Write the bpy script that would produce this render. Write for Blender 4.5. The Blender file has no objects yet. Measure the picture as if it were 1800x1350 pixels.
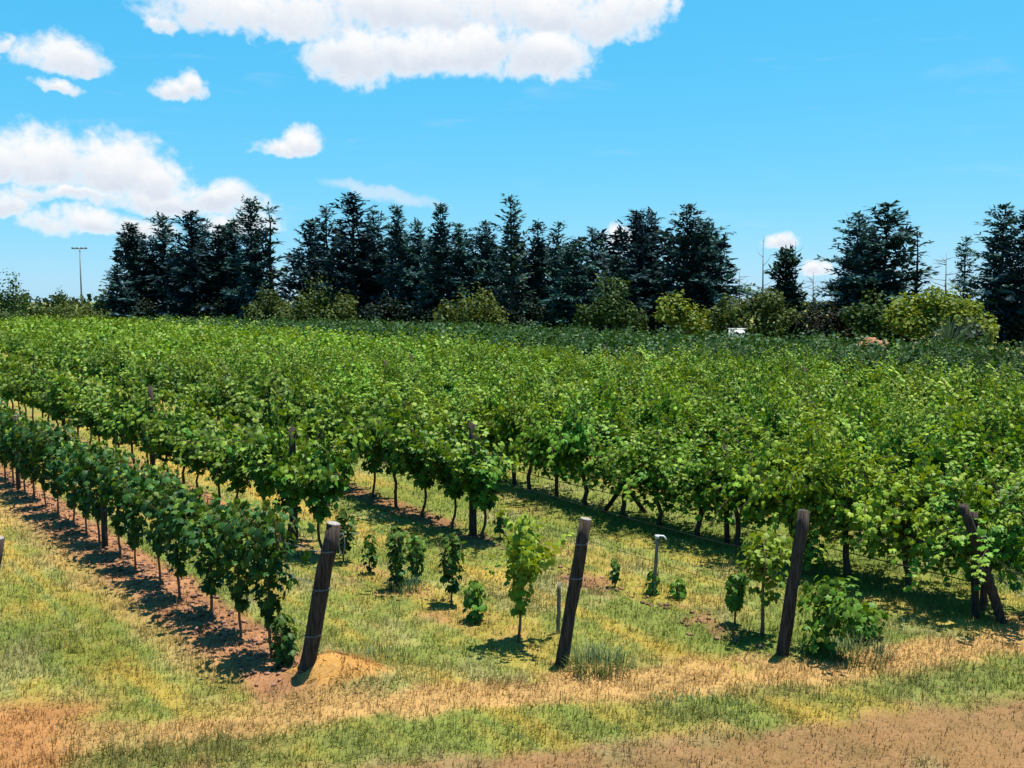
import bpy, math
import numpy as np

# ------------------------------------------------------------------ camera, sky, sun, exposure
scene = bpy.context.scene
C = scene.collection
F_PX, CAM_H, HORIZON = 1700.0, 4.06, 530.0          # focal length and horizon in pixels of the 1800 x 1350 photo
PITCH = math.atan((675 - HORIZON) / F_PX)
cam_data = bpy.data.cameras.new('camera')
cam_data.sensor_width = 36.0
cam_data.lens = 36.0 * F_PX / 1800.0
cam_data.clip_end = 9000.0
cam = bpy.data.objects.new('camera', cam_data)
cam.location = (0, 0, CAM_H)
cam.rotation_euler = (math.pi / 2 - PITCH, 0, 0)
C.objects.link(cam)
scene.camera = cam

SUN_ELEV = math.radians(76)
SUN_AZ = math.radians(60)                            # clockwise from +Y (straight ahead) towards +X
sun_data = bpy.data.lights.new('sun', 'SUN')
sun_data.energy = 4.8
sun_data.angle = math.radians(0.5)
sun_data.color = (1.0, 0.95, 0.86)
sun = bpy.data.objects.new('sun', sun_data)
sun.rotation_euler = (math.pi / 2 - SUN_ELEV, 0, math.pi - SUN_AZ)
sun.location = (20, 30, 60)
C.objects.link(sun)

scene.view_settings.view_transform = 'Standard'
scene.view_settings.look = 'None'
scene.view_settings.exposure = 1.3
scene.view_settings.gamma = 1.0
scene.view_settings.use_curve_mapping = False
scene.cycles.max_bounces = 5
scene.cycles.diffuse_bounces = 2
scene.cycles.glossy_bounces = 2
scene.cycles.transmission_bounces = 3
scene.cycles.transparent_max_bounces = 8
scene.cycles.use_denoising = True

world = bpy.data.worlds.new('World')
scene.world = world
world.use_nodes = True
WN, WL = world.node_tree.nodes, world.node_tree.links
WN.clear()


def ray_dir(px, py):
    c, s = math.cos(PITCH), math.sin(PITCH)
    a, b = (px - 900) / F_PX, (675 - py) / F_PX
    return np.array([a, c + b * s, -s + b * c])


def ground_at(px, py):
    d = ray_dir(px, py)
    t = CAM_H / -d[2]
    return np.array([d[0] * t, d[1] * t])


def at_depth(px, py, y):
    d = ray_dir(px, py)
    t = y / d[1]
    return np.array([d[0] * t, y, CAM_H + d[2] * t])


def az_el(px, py):
    d = ray_dir(px, py)
    return math.atan2(d[0], d[1]), math.atan2(d[2], math.hypot(d[0], d[1]))


class NG:
    """small helper to write node math"""
    def __init__(self, nodes, links):
        self.n, self.l = nodes, links

    def put(self, sock, v):
        if isinstance(v, (int, float)):
            sock.default_value = v
        elif isinstance(v, (tuple, list)):
            sock.default_value = v
        else:
            self.l.new(v, sock)

    def m(self, op, a, b=None, c=None, clamp=False):
        nd = self.n.new('ShaderNodeMath'); nd.operation = op; nd.use_clamp = clamp
        self.put(nd.inputs[0], a)
        if b is not None: self.put(nd.inputs[1], b)
        if c is not None: self.put(nd.inputs[2], c)
        return nd.outputs[0]

    def vm(self, op, a, b=None):
        nd = self.n.new('ShaderNodeVectorMath'); nd.operation = op
        self.put(nd.inputs[0], a)
        if b is not None: self.put(nd.inputs[1], b)
        return nd.outputs[0]

    def comb(self, x, y, z=0.0):
        nd = self.n.new('ShaderNodeCombineXYZ')
        for i, v in enumerate((x, y, z)): self.put(nd.inputs[i], v)
        return nd.outputs[0]

    def noise(self, vec, scale, detail=4.0, rough=0.55, dist=0.0):
        nd = self.n.new('ShaderNodeTexNoise'); nd.noise_dimensions = '3D'
        self.put(nd.inputs['Vector'], vec)
        nd.inputs['Scale'].default_value = scale
        nd.inputs['Detail'].default_value = detail
        nd.inputs['Roughness'].default_value = rough
        nd.inputs['Distortion'].default_value = dist
        return nd

    def rng(self, v, a, b, c=0.0, d=1.0, smooth=True):
        nd = self.n.new('ShaderNodeMapRange')
        nd.interpolation_type = 'SMOOTHSTEP' if smooth else 'LINEAR'
        self.put(nd.inputs[0], v)
        for i, q in enumerate((a, b, c, d)): self.put(nd.inputs[i + 1], q)
        return nd.outputs[0]

    def mix(self, fac, a, b, mode='MIX'):
        nd = self.n.new('ShaderNodeMix'); nd.data_type = 'RGBA'; nd.blend_type = mode
        self.put(nd.inputs[0], fac)
        self.put(nd.inputs[6], a if not isinstance(a, tuple) or len(a) == 4 else a + (1,))
        self.put(nd.inputs[7], b if not isinstance(b, tuple) or len(b) == 4 else b + (1,))
        return nd.outputs[2]


w = NG(WN, WL)
sky = WN.new('ShaderNodeTexSky')
sky.sky_type = 'NISHITA'
sky.sun_disc = False
sky.sun_elevation = SUN_ELEV
sky.sun_rotation = SUN_AZ
sky.altitude = 300
sky.air_density = 1.0
sky.dust_density = 0.25
sky.ozone_density = 2.0
# the camera's vivid rendering of the blue: one tone curve per channel over the whole sky
sk = WN.new('ShaderNodeSeparateColor')
WL.new(sky.outputs[0], sk.inputs[0])
cb = WN.new('ShaderNodeCombineColor')
for ch, (gain, gam) in enumerate(((.54, 1.30), (.64, .45), (.80, .28))):
    WL.new(w.m('MULTIPLY', w.m('POWER', w.m('MULTIPLY', sk.outputs[ch], .1), gam), gain * 10), cb.inputs[ch])
sky_col = cb.outputs[0]

# clouds: puffs given by direction (azimuth, elevation), broken up by noise
tc = WN.new('ShaderNodeTexCoord')
sep = WN.new('ShaderNodeSeparateXYZ')
WL.new(tc.outputs['Generated'], sep.inputs[0])
azn = w.m('ARCTAN2', sep.outputs[0], sep.outputs[1])
eln = w.m('ARCSINE', sep.outputs[2])
pvec = w.comb(azn, eln, 0.0)
warp1 = w.noise(pvec, 16.0, 3.0, 0.6)
warp2 = w.noise(pvec, 60.0, 4.0, 0.6)
wv = w.vm('SUBTRACT', warp1.outputs['Color'], (0.5, 0.5, 0.5))
wv2 = w.vm('SUBTRACT', warp2.outputs['Color'], (0.5, 0.5, 0.5))
pw = w.vm('ADD', pvec, w.vm('MULTIPLY', wv, (0.045, 0.03, 0)))
pw = w.vm('ADD', pw, w.vm('MULTIPLY', wv2, (0.018, 0.014, 0)))
sepw = WN.new('ShaderNodeSeparateXYZ')
WL.new(pw, sepw.inputs[0])
# (px, py of the base line centre, half width, height above, depth below, strength)
PUFFS = [
    # high bank along the top
    (380, 25, 130, 70, 26, 1.0), (520, 40, 140, 90, 32, 1.0), (700, 20, 230, 90, 45, 1.0), (930, 30, 200, 90, 40, 1.0), (1060, 40, 110, 80, 34, 1.0), (1140, 20, 60, 40, 24, .8), (1195, 10, 22, 30, 18, .5),
    (280, 38, 36, 22, 14, .8),
    # brighter lower bank in front of it
    (620, 105, 90, 72, 46, 1.15), (740, 100, 110, 70, 34, 1.15), (850, 95, 90, 70, 42, 1.15), (960, 105, 92, 66, 40, 1.15),
    # small ones
    (92, 108, 80, 50, 20, 1.0), (95, 154, 54, 15, 10, .75), (300, 156, 50, 26, 16, .9), (330, 152, 40, 30, 20, .85), (490, 264, 56, 24, 10, .8), (528, 256, 46, 36, 14, .85), (-6, 75, 22, 24, 16, .7),
    # big heap at the left
    (75, 300, 85, 78, 36, 1.1), (205, 315, 100, 84, 34, 1.1), (270, 330, 70, 60, 30, 1.1), (0, 290, 50, 55, 36, 1.0), (380, 352, 95, 42, 30, 1.0), (290, 355, 110, 44, 26, 1.0), (120, 350, 200, 20, 14, .8),
    (140, 402, 100, 36, 18, .95), (20, 368, 50, 32, 16, .85), (240, 405, 80, 28, 16, .8), (420, 400, 80, 36, 20, .8),
    (1090, 425, 42, 36, 24, .9), (1375, 436, 34, 24, 12, .8), (1435, 476, 44, 22, 12, .8),
    # beyond the frame the same fair-weather clouds go on
    (-420, 260, 210, 90, 45, 1.0), (-900, 120, 240, 90, 50, 1.0), (2150, 330, 190, 70, 40, .9), (2700, 180, 260, 95, 50, 1.0), (-1900, 330, 300, 90, 45, 1.0),
]
field = under = None
for (cx, cy, hw, hu, hd, st) in PUFFS:
    a0, e0 = az_el(cx, cy)
    dx = w.m('MULTIPLY', w.m('SUBTRACT', sepw.outputs[0], a0), F_PX / hw)
    dy = w.m('SUBTRACT', sepw.outputs[1], e0)
    up_ = w.m('MULTIPLY', dy, F_PX / hu)
    dyn = w.m('MAXIMUM', up_, w.m('MULTIPLY', dy, -F_PX / hd))
    r2 = w.m('ADD', w.m('MULTIPLY', dx, dx), w.m('MULTIPLY', dyn, dyn))
    f = w.m('SUBTRACT', st, r2)
    un = w.rng(up_, .50, -.2)                          # shade on a puff's underside, painted into the cloud colour as grey
    if field is None:
        field, under = f, un
    else:
        win = w.rng(w.m('SUBTRACT', f, field), -.25, .25)
        under = w.m('ADD', w.m('MULTIPLY', under, w.m('SUBTRACT', 1.0, win)), w.m('MULTIPLY', un, win))
        field = w.m('SMOOTH_MAX', field, f, 0.2)
fb = w.noise(pvec, 21.0, 10.0, 0.64, 0.25)
fbf = w.noise(pvec, 75.0, 6.0, 0.6, 0.4)
dens = w.m('ADD', w.m('ADD', field, w.m('MULTIPLY', w.m('SUBTRACT', fb.outputs[0], 0.56), 2.1)), w.m('MULTIPLY', w.m('SUBTRACT', fbf.outputs[0], 0.5), 1.1))
alpha = w.rng(dens, -0.25, 0.8)
fb3 = w.noise(pvec, 40.0, 5.0, 0.55)
shade = w.m('MULTIPLY', w.rng(dens, 0.15, 0.9), w.m('ADD', w.m('MULTIPLY', under, .95), w.m('MULTIPLY', w.m('SUBTRACT', .5, fb3.outputs[0]), .7)), clamp=True)
ccol = w.mix(shade, (6.9, 6.95, 7.0), (5.0, 5.45, 6.2))
# thin high wisps
wis = w.noise(w.vm('MULTIPLY', pvec, (3.0, 16.0, 1.0)), 2.4, 6.0, 0.6, 0.6)
wfac = w.m('MULTIPLY', w.rng(wis.outputs[0], 0.55, 0.85), 0.22)
a1, e1 = az_el(672, 340)
sx = w.m('MULTIPLY', w.m('SUBTRACT', sepw.outputs[0], a1), F_PX / 110)
sy = w.m('MULTIPLY', w.m('ADD', w.m('SUBTRACT', sepw.outputs[1], e1), w.m('MULTIPLY', w.m('SUBTRACT', sepw.outputs[0], a1), 0.24)), F_PX / 17)
stk = w.m('SUBTRACT', 1.0, w.m('ADD', w.m('MULTIPLY', sx, sx), w.m('MULTIPLY', sy, sy)))
sfac = w.m('MULTIPLY', w.rng(stk, -0.2, 1.0), 0.55)
base_sky = w.mix(w.m('MAXIMUM', wfac, sfac), sky_col, (5.8, 6.2, 6.8))
final = w.mix(alpha, base_sky, ccol)
bg = WN.new('ShaderNodeBackground')
bg.inputs['Strength'].default_value = 0.058
WL.new(final, bg.inputs['Color'])
wo = WN.new('ShaderNodeOutputWorld')
WL.new(bg.outputs[0], wo.inputs[0])

# ------------------------------------------------------------------ helpers
RNG = np.random.default_rng(7)


def _hash(ix, iy, seed):
    h = (ix.astype(np.int64) * 374761393 + iy.astype(np.int64) * 668265263 + seed * 974711) & 0x7fffffff
    h = ((h ^ (h >> 13)) * 1274126177) & 0x7fffffff
    return ((h ^ (h >> 16)) & 0xffff) / 65535.0


def vnoise(x, y, seed=0):
    ix, iy = np.floor(x), np.floor(y)
    fx, fy = x - ix, y - iy
    fx, fy = fx * fx * (3 - 2 * fx), fy * fy * (3 - 2 * fy)
    a, b = _hash(ix, iy, seed), _hash(ix + 1, iy, seed)
    c, d = _hash(ix, iy + 1, seed), _hash(ix + 1, iy + 1, seed)
    return (a * (1 - fx) + b * fx) * (1 - fy) + (c * (1 - fx) + d * fx) * fy


def fbm(x, y, seed=0, octv=4):
    s, amp, tot = 0, 1.0, 0
    for i in range(octv):
        s = s + amp * vnoise(x * 2 ** i, y * 2 ** i, seed + 31 * i); tot += amp; amp *= 0.55
    return s / tot


def sstep(v, a, b):
    t = np.clip((v - a) / (b - a), 0, 1)
    return t * t * (3 - 2 * t)


def make_mesh(name, verts, faces, mat, cols=None, smooth=False):
    """verts Nx3, faces Mx3 or Mx4 (numpy), cols Nx3 per vertex"""
    verts = np.asarray(verts, np.float32); faces = np.asarray(faces, np.int32)
    me = bpy.data.meshes.new(name)
    k = faces.shape[1]
    me.vertices.add(len(verts)); me.vertices.foreach_set('co', verts.ravel())
    me.loops.add(faces.size); me.loops.foreach_set('vertex_index', faces.ravel())
    me.polygons.add(len(faces))
    me.polygons.foreach_set('loop_start', np.arange(0, faces.size, k, dtype=np.int32))
    me.polygons.foreach_set('loop_total', np.full(len(faces), k, np.int32))
    if smooth:
        me.polygons.foreach_set('use_smooth', np.ones(len(faces), bool))
    if cols is not None:
        ca = me.color_attributes.new('Col', 'FLOAT_COLOR', 'POINT')
        c4 = np.ones((len(verts), 4), np.float32); c4[:, :3] = cols
        ca.data.foreach_set('color', c4.ravel())
    me.update(calc_edges=True)
    me.materials.append(mat)
    return me


def link(name, me, parent=None, loc=(0, 0, 0), rz=0.0, scale=(1, 1, 1)):
    o = bpy.data.objects.new(name, me)
    C.objects.link(o)
    o.parent = parent
    o.location = loc; o.rotation_euler = (0, 0, rz); o.scale = scale
    return o


def tag(o, label=None, cat=None, group=None, kind=None):
    if label: o['label'] = label
    if cat: o['category'] = cat
    if group: o['group'] = group
    if kind: o['kind'] = kind
    return o


def thing(name, label, cat, loc, rz=0.0, group=None, scale=(1, 1, 1)):
    o = bpy.data.objects.new(name, None)
    o.empty_display_size = 0.2
    C.objects.link(o)
    o.location = loc; o.rotation_euler = (0, 0, rz); o.scale = scale
    return tag(o, label, cat, group)


class Geo:
    """collects triangles with per-vertex colours"""
    def __init__(self):
        self.v, self.f, self.c, self.n = [], [], [], 0

    def add(self, v, f, col=(1, 1, 1)):
        v = np.asarray(v, float); f = np.asarray(f, int)
        self.v.append(v); self.f.append(f + self.n); self.n += len(v)
        c = np.asarray(col, float)
        self.c.append(np.broadcast_to(c, (len(v), 3)))

    def tube(self, pts, rad, sides=6, col=(1, 1, 1), cap=True, jitter=0.0, rng=None):
        pts = np.asarray(pts, float); n = len(pts)
        rad = np.broadcast_to(np.asarray(rad, float), (n,))
        tan = np.gradient(pts, axis=0)
        tan /= np.linalg.norm(tan, axis=1)[:, None] + 1e-9
        ref = np.array([1, 0, 0.0]) if abs(tan[0][0]) < .8 else np.array([0, 1.0, 0])
        rows = []
        for i in range(n):
            a = np.cross(tan[i], ref); a /= np.linalg.norm(a) + 1e-9
            b = np.cross(tan[i], a)
            ang = np.arange(sides) * 2 * math.pi / sides
            rr = rad[i] * (1 + (rng.normal(0, jitter, sides) if rng is not None and jitter else 0))
            rows.append(pts[i] + np.cos(ang)[:, None] * a * np.reshape(rr, (-1, 1)) + np.sin(ang)[:, None] * b * np.reshape(rr, (-1, 1)))
        v = np.concatenate(rows)
        f = []
        for i in range(n - 1):
            for j in range(sides):
                a, b = i * sides + j, i * sides + (j + 1) % sides
                f += [(a, b, b + sides), (a, b + sides, a + sides)]
        if cap:
            v = np.vstack([v, pts[0], pts[-1]])
            for j in range(sides):
                f.append((len(v) - 2, (j + 1) % sides, j))
                f.append((len(v) - 1, (n - 1) * sides + j, (n - 1) * sides + (j + 1) % sides))
        self.add(v, f, col)

    def box(self, c, s, col=(1, 1, 1)):
        c, s = np.asarray(c, float), np.asarray(s, float) / 2
        v = np.array([[x, y, z] for x in (-1, 1) for y in (-1, 1) for z in (-1, 1)]) * s + c
        f = [(0, 1, 3), (0, 3, 2), (4, 6, 7), (4, 7, 5), (0, 4, 5), (0, 5, 1), (2, 3, 7), (2, 7, 6), (0, 2, 6), (0, 6, 4), (1, 5, 7), (1, 7, 3)]
        self.add(v, f, col)

    def mesh(self, name, mat, smooth=False):
        return make_mesh(name, np.concatenate(self.v), np.concatenate(self.f), mat, np.concatenate(self.c), smooth)


# vine leaf: lobed outline with a raised midrib, tips drooping
LEAF = np.array([(0, .38, .07), (0, .02, 0), (.27, -.12, -.05), (.5, .12, -.08), (.4, .38, -.03), (.48, .66, -.12), (.2, .66, -.02), (0, 1, -.16),
                 (-.2, .66, -.02), (-.48, .66, -.12), (-.4, .38, -.03), (-.5, .12, -.08), (-.27, -.12, -.05)])
LEAF_F = np.array([(0, i, i + 1) for i in range(1, 12)] + [(0, 12, 1)])
QUAD = np.array([(0, 0, 0), (.42, .45, -.08), (0, 1, -.1), (-.42, .45, -.08)])
QUAD_F = np.array([(0, 1, 2), (0, 2, 3)])
SPRAY = np.array([(0, 0, 0), (.5, .35, .0), (.12, 1, .0), (-.12, 1, .0), (-.5, .35, .0)])
SPRAY_F = np.array([(0, 1, 2), (0, 2, 3), (0, 3, 4)])


def place(tv, tf, pos, nor, tip, size, width=None):
    """copies of a template at pos, template z along nor, template y along tip"""
    nor = nor / (np.linalg.norm(nor, axis=1)[:, None] + 1e-9)
    tip = tip - nor * np.sum(tip * nor, axis=1)[:, None]
    tip = tip / (np.linalg.norm(tip, axis=1)[:, None] + 1e-9)
    side = np.cross(tip, nor)
    wd = size if width is None else width
    v = (pos[:, None, :] + tv[None, :, 0, None] * side[:, None, :] * wd[:, None, None]
         + tv[None, :, 1, None] * tip[:, None, :] * size[:, None, None] + tv[None, :, 2, None] * nor[:, None, :] * size[:, None, None])
    k = len(tv)
    f = tf[None] + (np.arange(len(pos)) * k)[:, None, None]
    return v.reshape(-1, 3), f.reshape(-1, 3)


# ------------------------------------------------------------------ materials
def new_mat(name):
    m = bpy.data.materials.new(name); m.use_nodes = True
    nt = m.node_tree
    for n in list(nt.nodes): nt.nodes.remove(n)
    out = nt.nodes.new('ShaderNodeOutputMaterial')
    return m, NG(nt.nodes, nt.links), out


ALBEDO = 0.6                                           # palette values are chosen bright; this brings them to real reflectances


def leaf_material(name, trans=0.35, rough=0.42, spec=0.45, var=0.35, glow=(1.25, 1.15, .45)):
    m, g, out = new_mat(name)
    at = g.n.new('ShaderNodeAttribute'); at.attribute_name = 'Col'
    oi = g.n.new('ShaderNodeObjectInfo')
    k = g.rng(oi.outputs['Random'], 0, 1, 1 - var, 1 + var * .6, smooth=False)
    k = g.m('MULTIPLY', k, ALBEDO)
    colv = g.vm('MULTIPLY', at.outputs['Color'], g.comb(k, k, k))
    pr = g.n.new('ShaderNodeBsdfPrincipled')
    g.l.new(colv, pr.inputs['Base Color'])
    pr.inputs['Roughness'].default_value = rough
    pr.inputs['Specular IOR Level'].default_value = spec
    tr = g.n.new('ShaderNodeBsdfTranslucent')
    g.l.new(g.vm('MULTIPLY', colv, glow), tr.inputs[0])
    mx = g.n.new('ShaderNodeMixShader'); mx.inputs[0].default_value = trans
    g.l.new(pr.outputs[0], mx.inputs[1]); g.l.new(tr.outputs[0], mx.inputs[2])
    g.l.new(mx.outputs[0], out.inputs[0])
    return m


def rough_material(name, ca, cb, scale=20.0, rough=0.85, bump=0.3, stretch=(1, 1, 1), attr=False):
    m, g, out = new_mat(name)
    tcn = g.n.new('ShaderNodeTexCoord')
    vec = g.vm('MULTIPLY', tcn.outputs['Object'], stretch)
    n1 = g.noise(vec, scale, 6, .65)
    col = g.mix(g.rng(n1.outputs[0], .3, .7), ca, cb)
    if attr:
        at = g.n.new('ShaderNodeAttribute'); at.attribute_name = 'Col'
        col = g.mix(1.0, col, at.outputs['Color'], 'MULTIPLY')
    col = g.mix(1.0, col, (ALBEDO, ALBEDO, ALBEDO), 'MULTIPLY')
    pr = g.n.new('ShaderNodeBsdfPrincipled')
    g.l.new(col, pr.inputs['Base Color'])
    pr.inputs['Roughness'].default_value = rough
    pr.inputs['Specular IOR Level'].default_value = 0.25
    bp = g.n.new('ShaderNodeBump'); bp.inputs['Strength'].default_value = bump; bp.inputs['Distance'].default_value = .02
    g.l.new(n1.outputs[0], bp.inputs['Height']); g.l.new(bp.outputs[0], pr.inputs['Normal'])
    g.l.new(pr.outputs[0], out.inputs[0])
    return m


M_VINE = leaf_material('vine_leaf', .24, .5, .12, .25, (1.35, 1.25, .35))
M_GRASS = leaf_material('grass_blade', .3, .6, .2, .0, (1.1, 1.05, .7))
M_NEEDLE = leaf_material('conifer_needles', .14, .7, .1, .5, (1.1, 1.1, .7))
M_BUSH = leaf_material('bush_leaf', .28, .6, .1, .1)
M_BARK = rough_material('vine_bark', (.055, .036, .024), (.16, .105, .07), 40, .95, .8, (1, 1, .25))
M_YBARK = rough_material('young_vine_bark', (.15, .08, .045), (.3, .18, .11), 40, .95, .6, (1, 1, .25))
M_TBARK = rough_material('conifer_bark', (.035, .028, .024), (.10, .08, .065), 6, .95, .6, (1, 1, .2))
M_DEAD = rough_material('dead_wood', (.16, .14, .13), (.30, .27, .25), 6, .9, .4, (1, 1, .2))
M_POST = rough_material('weathered_post', (.016, .010, .007), (.12, .088, .07), 55, .95, 1.0, (1, 1, .06))
M_CUT = rough_material('sawn_end_grain', (.22, .18, .15), (.48, .43, .38), 40, .9, .4)
M_STEEL = rough_material('galvanised_wire', (.16, .16, .165), (.30, .30, .31), 30, .45, .1)
M_PIPE = rough_material('drip_pipe', (.012, .012, .013), (.03, .03, .032), 30, .95, .1)
M_WHITE = rough_material('white_paint', (.72, .73, .74), (.84, .84, .84), 8, .5, .05)
M_STAKE = rough_material('stake_wood', (.16, .12, .09), (.34, .28, .22), 40, .9, .4, (1, 1, .2))
M_SOIL = rough_material('soil_clod', (.16, .085, .055), (.34, .18, .115), 14, .98, .5, attr=True)
M_EARTH = rough_material('orange_earth', (.34, .14, .07), (.52, .26, .14), 3, .98, .6)

# ------------------------------------------------------------------ vineyard layout (metres; +Y straight ahead)
def row(px, py, px2, py2):
    a, b = ground_at(px, py), ground_at(px2, py2)
    d = b - a
    return a, d / np.linalg.norm(d)


ROW_A = row(530, 1200, 60, 880)
ROW_B = row(985, 1165, 640, 1010)
ROW_C = row(1378, 1148, 700, 893)
ROW_D = row(1750, 1082, 900, 853)
DIR_D = ROW_D[1]
STEP_D = 3.12                                          # metres between tall rows, measured along X
HEAD = np.array([ground_at(-400, 1300), ground_at(-45, 1235), ground_at(530, 1200), ground_at(985, 1165), ground_at(1378, 1148), ground_at(1760, 1085),
                 ground_at(1760, 1085) + [3.4, 1.2], ground_at(1760, 1085) + [40, 13]])
PATH = np.array([ground_at(-200, 1430), ground_at(560, 1352), ground_at(1200, 1292), ground_at(1800, 1214), ground_at(1800, 1214) + [20, 5.0]])


def across(x, y, r):
    """signed distance from a row line, positive on its far right side; and distance along it"""
    (a, d) = r
    rx, ry = x - a[0], y - a[1]
    return rx * d[1] - ry * d[0], rx * d[0] + ry * d[1]


def ground_zone(x, y):
    """colour, blade density, blade length, blade colour at ground points"""
    n1 = fbm(x * 1.1, y * 1.1, 3); n2 = fbm(x * 4.0, y * 4.0, 11); n3 = fbm(x * .35, y * .35, 23)
    s = y - np.interp(x, HEAD[:, 0], HEAD[:, 1])        # >0 inside the field
    pth = np.interp(x, PATH[:, 0], PATH[:, 1]) - y      # >0 on the mown track
    dA, uA = across(x, y, ROW_A); dB, uB = across(x, y, ROW_B); dC, uC = across(x, y, ROW_C)
    # streaks that run with the rows
    st = fbm(dA * 1.5, uA * .22, 41); st2 = fbm(dA * 5.0, uA * .5, 47)
    green = np.array([.225, .265, .06]); lush = np.array([.13, .19, .03]); gold = np.array([.47, .315, .065]); straw = np.array([.53, .31, .13])
    soil = np.array([.36, .165, .09]); track = np.array([.285, .15, .078]); pale = np.array([.36, .325, .15])
    col = green + np.zeros(x.shape + (3,))
    def lay(m, c):
        nonlocal col
        col = col * (1 - m[..., None]) + c * m[..., None]
    lay(sstep(n1 + .35 * (n2 - .5), .42, .72) * .7, pale)
    mid_lane = np.exp(-((dA + 1.35 + .25 * (n1 - .5)) / .35) ** 2) + np.exp(-((dA - 1.25 + .3 * (n1 - .5)) / .3) ** 2) + .8 * np.exp(-((dB - 1.2 + .3 * (n1 - .5)) / .35) ** 2)
    lay(np.clip(sstep(st + .35 * (n2 - .5) + .25 * (st2 - .5), .44, .66) * .6 + mid_lane * sstep(st2 + .4 * (n2 - .5), .3, .6) * .75, 0, .9), gold)
    lay(sstep(n3 + .4 * (n2 - .5) + .35 * (st2 - .5), .53, .68) * .75, lush)
    dens = 1.0 - .4 * sstep(st, .5, .7)
    # wheel of straw along the headland, then a greener verge
    jag = (n1 - .5) * 1.3 + (n2 - .5) * .5
    s2 = s + jag
    strawband = sstep(s2, -1.35, -.95) * (1 - sstep(s2, -.45, -.05)) * sstep(x, -3.6, -2.0)
    lay(strawband * .9, straw)
    leftband = sstep(s2, -1.75, -1.4) * (1 - sstep(s2, -1.1, -.8)) * (1 - sstep(x, -2.6, -1.6))
    lay(leftband * .85, straw)
    verge = sstep(pth + jag * .35, -.95, -.6) * (1 - sstep(pth + jag * .3, -.25, .1))
    lay(verge * (.1 + .75 * sstep(n1 + .5 * (n2 - .5), .4, .62)), np.array([.155, .185, .045]))
    on_track = sstep(pth + jag * .3, -.15, .25)
    lay(on_track * (.75 + .25 * n2), track)
    lay(on_track * sstep(n1, .58, .75) * .5, pale * .8)
    corner = sstep(-x + jag * .6, 3.75, 4.3) * (1 - sstep(y + jag * .5, 9.2, 9.9))
    lay(corner * .95, np.array([.44, .205, .08]))
    # bare soil below the vines
    strip = 1 - sstep(np.abs(dA + .06 + (n1 - .5) * .4) , .34, .62)
    strip = strip * sstep(uA + (n2 - .5), -.7, -.1)
    lay(strip * .95, soil * (0.8 + .5 * n2[..., None]))
    edge = (1 - sstep(np.abs(dA + .65 + (n1 - .5) * .6), .1, .4)) * sstep(uA, 0, 1) * .6
    lay(edge * .8, straw * .9)
    sb = (1 - sstep(np.abs(dB + (n1 - .5) * .5), .15, .5)) * sstep(uB, 0, .6) * sstep(n1 + .5 * n2, .62, .95)
    sb = np.maximum(sb, (1 - sstep(np.abs(dB), .3, .6)) * sstep(uB, 7.5, 9.0))
    lay(sb * .8, soil)
    sc = (1 - sstep(np.abs(dC + (n1 - .5) * .5), .15, .45)) * sstep(uC, 0, .6) * np.maximum(sstep(n1 + .5 * n2, .66, .95), sstep(uC, 7.2, 8.0))
    lay(sc * .85, soil * .8)
    g0 = ground_at(590, 1195)
    mound = np.exp(-(((x - g0[0]) / .5) ** 2 + ((y - g0[1]) / .36) ** 2))
    lay(sstep(mound + (n2 - .5) * .5, .2, .5), np.array([.56, .29, .09]))
    bare = np.clip(strip + sb * .8 + sc * .8 + corner * .55, 0, 1)
    col = col * (.62 + .55 * n2[..., None]) * np.array([1.0, 1.0, .9])
    dens = dens * (1 - .8 * bare) * (1 - .5 * on_track)
    length = .058 + .035 * sstep(n1, .5, .8) + .012 * verge - .02 * on_track
    z = (n1 - .5) * .05 + (n2 - .5) * .035 + mound * .26 + strip * .03 + bare * (n2 - .5) * .06
    z = z * (1 - sstep(y, 30, 60))
    return col, dens, length, z


# one ground sheet out to the horizon, fine where it is near
def spaced(lo, hi, st0, grow, far):
    v = list(np.arange(lo, hi, st0)); stp = st0
    while v[-1] < far:
        stp *= grow; v.append(v[-1] + stp)
    return v


xs_pos = spaced(0, 7.5, .075, 1.09, 6000); xs = np.array([-q for q in xs_pos[:0:-1]] + xs_pos)
ys = np.array(sorted([-q for q in spaced(0.4, 2, .4, 1.5, 6000)] + spaced(0, 6, .5, 1.0001, 6.9) + spaced(7.2, 18, .075, 1.03, 6000)))
ys = np.unique(np.round(ys, 4))
gx, gy = np.meshgrid(xs, ys)
gcol, gd, gl, gz = ground_zone(gx, gy)
gv = np.stack([gx, gy, gz], -1).reshape(-1, 3)
nx, ny = len(xs), len(ys)
ii = (np.arange(ny - 1)[:, None] * nx + np.arange(nx - 1)[None]).ravel()
gf = np.stack([ii, ii + 1, ii + 1 + nx, ii + nx], 1)
mg, g, out = new_mat('field_ground')
at = g.n.new('ShaderNodeAttribute'); at.attribute_name = 'Col'
geo = g.n.new('ShaderNodeNewGeometry')
nz1 = g.noise(geo.outputs['Position'], 28, 6, .7); nz2 = g.noise(geo.outputs['Position'], 7, 5, .6)
colr = g.mix(1.0, at.outputs['Color'], g.mix(g.rng(nz1.outputs[0], .3, .7), (.78, .77, .75), (1.16, 1.16, 1.14)), 'MULTIPLY')
colr = g.mix(g.rng(nz2.outputs[0], .5, .75, 0, .35), colr, (.36, .22, .11))
colr = g.mix(1.0, colr, (ALBEDO, ALBEDO, ALBEDO), 'MULTIPLY')
pr = g.n.new('ShaderNodeBsdfPrincipled'); g.l.new(colr, pr.inputs['Base Color'])
pr.inputs['Roughness'].default_value = .95; pr.inputs['Specular IOR Level'].default_value = .1
bp = g.n.new('ShaderNodeBump'); bp.inputs['Strength'].default_value = .6; bp.inputs['Distance'].default_value = .03
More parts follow.
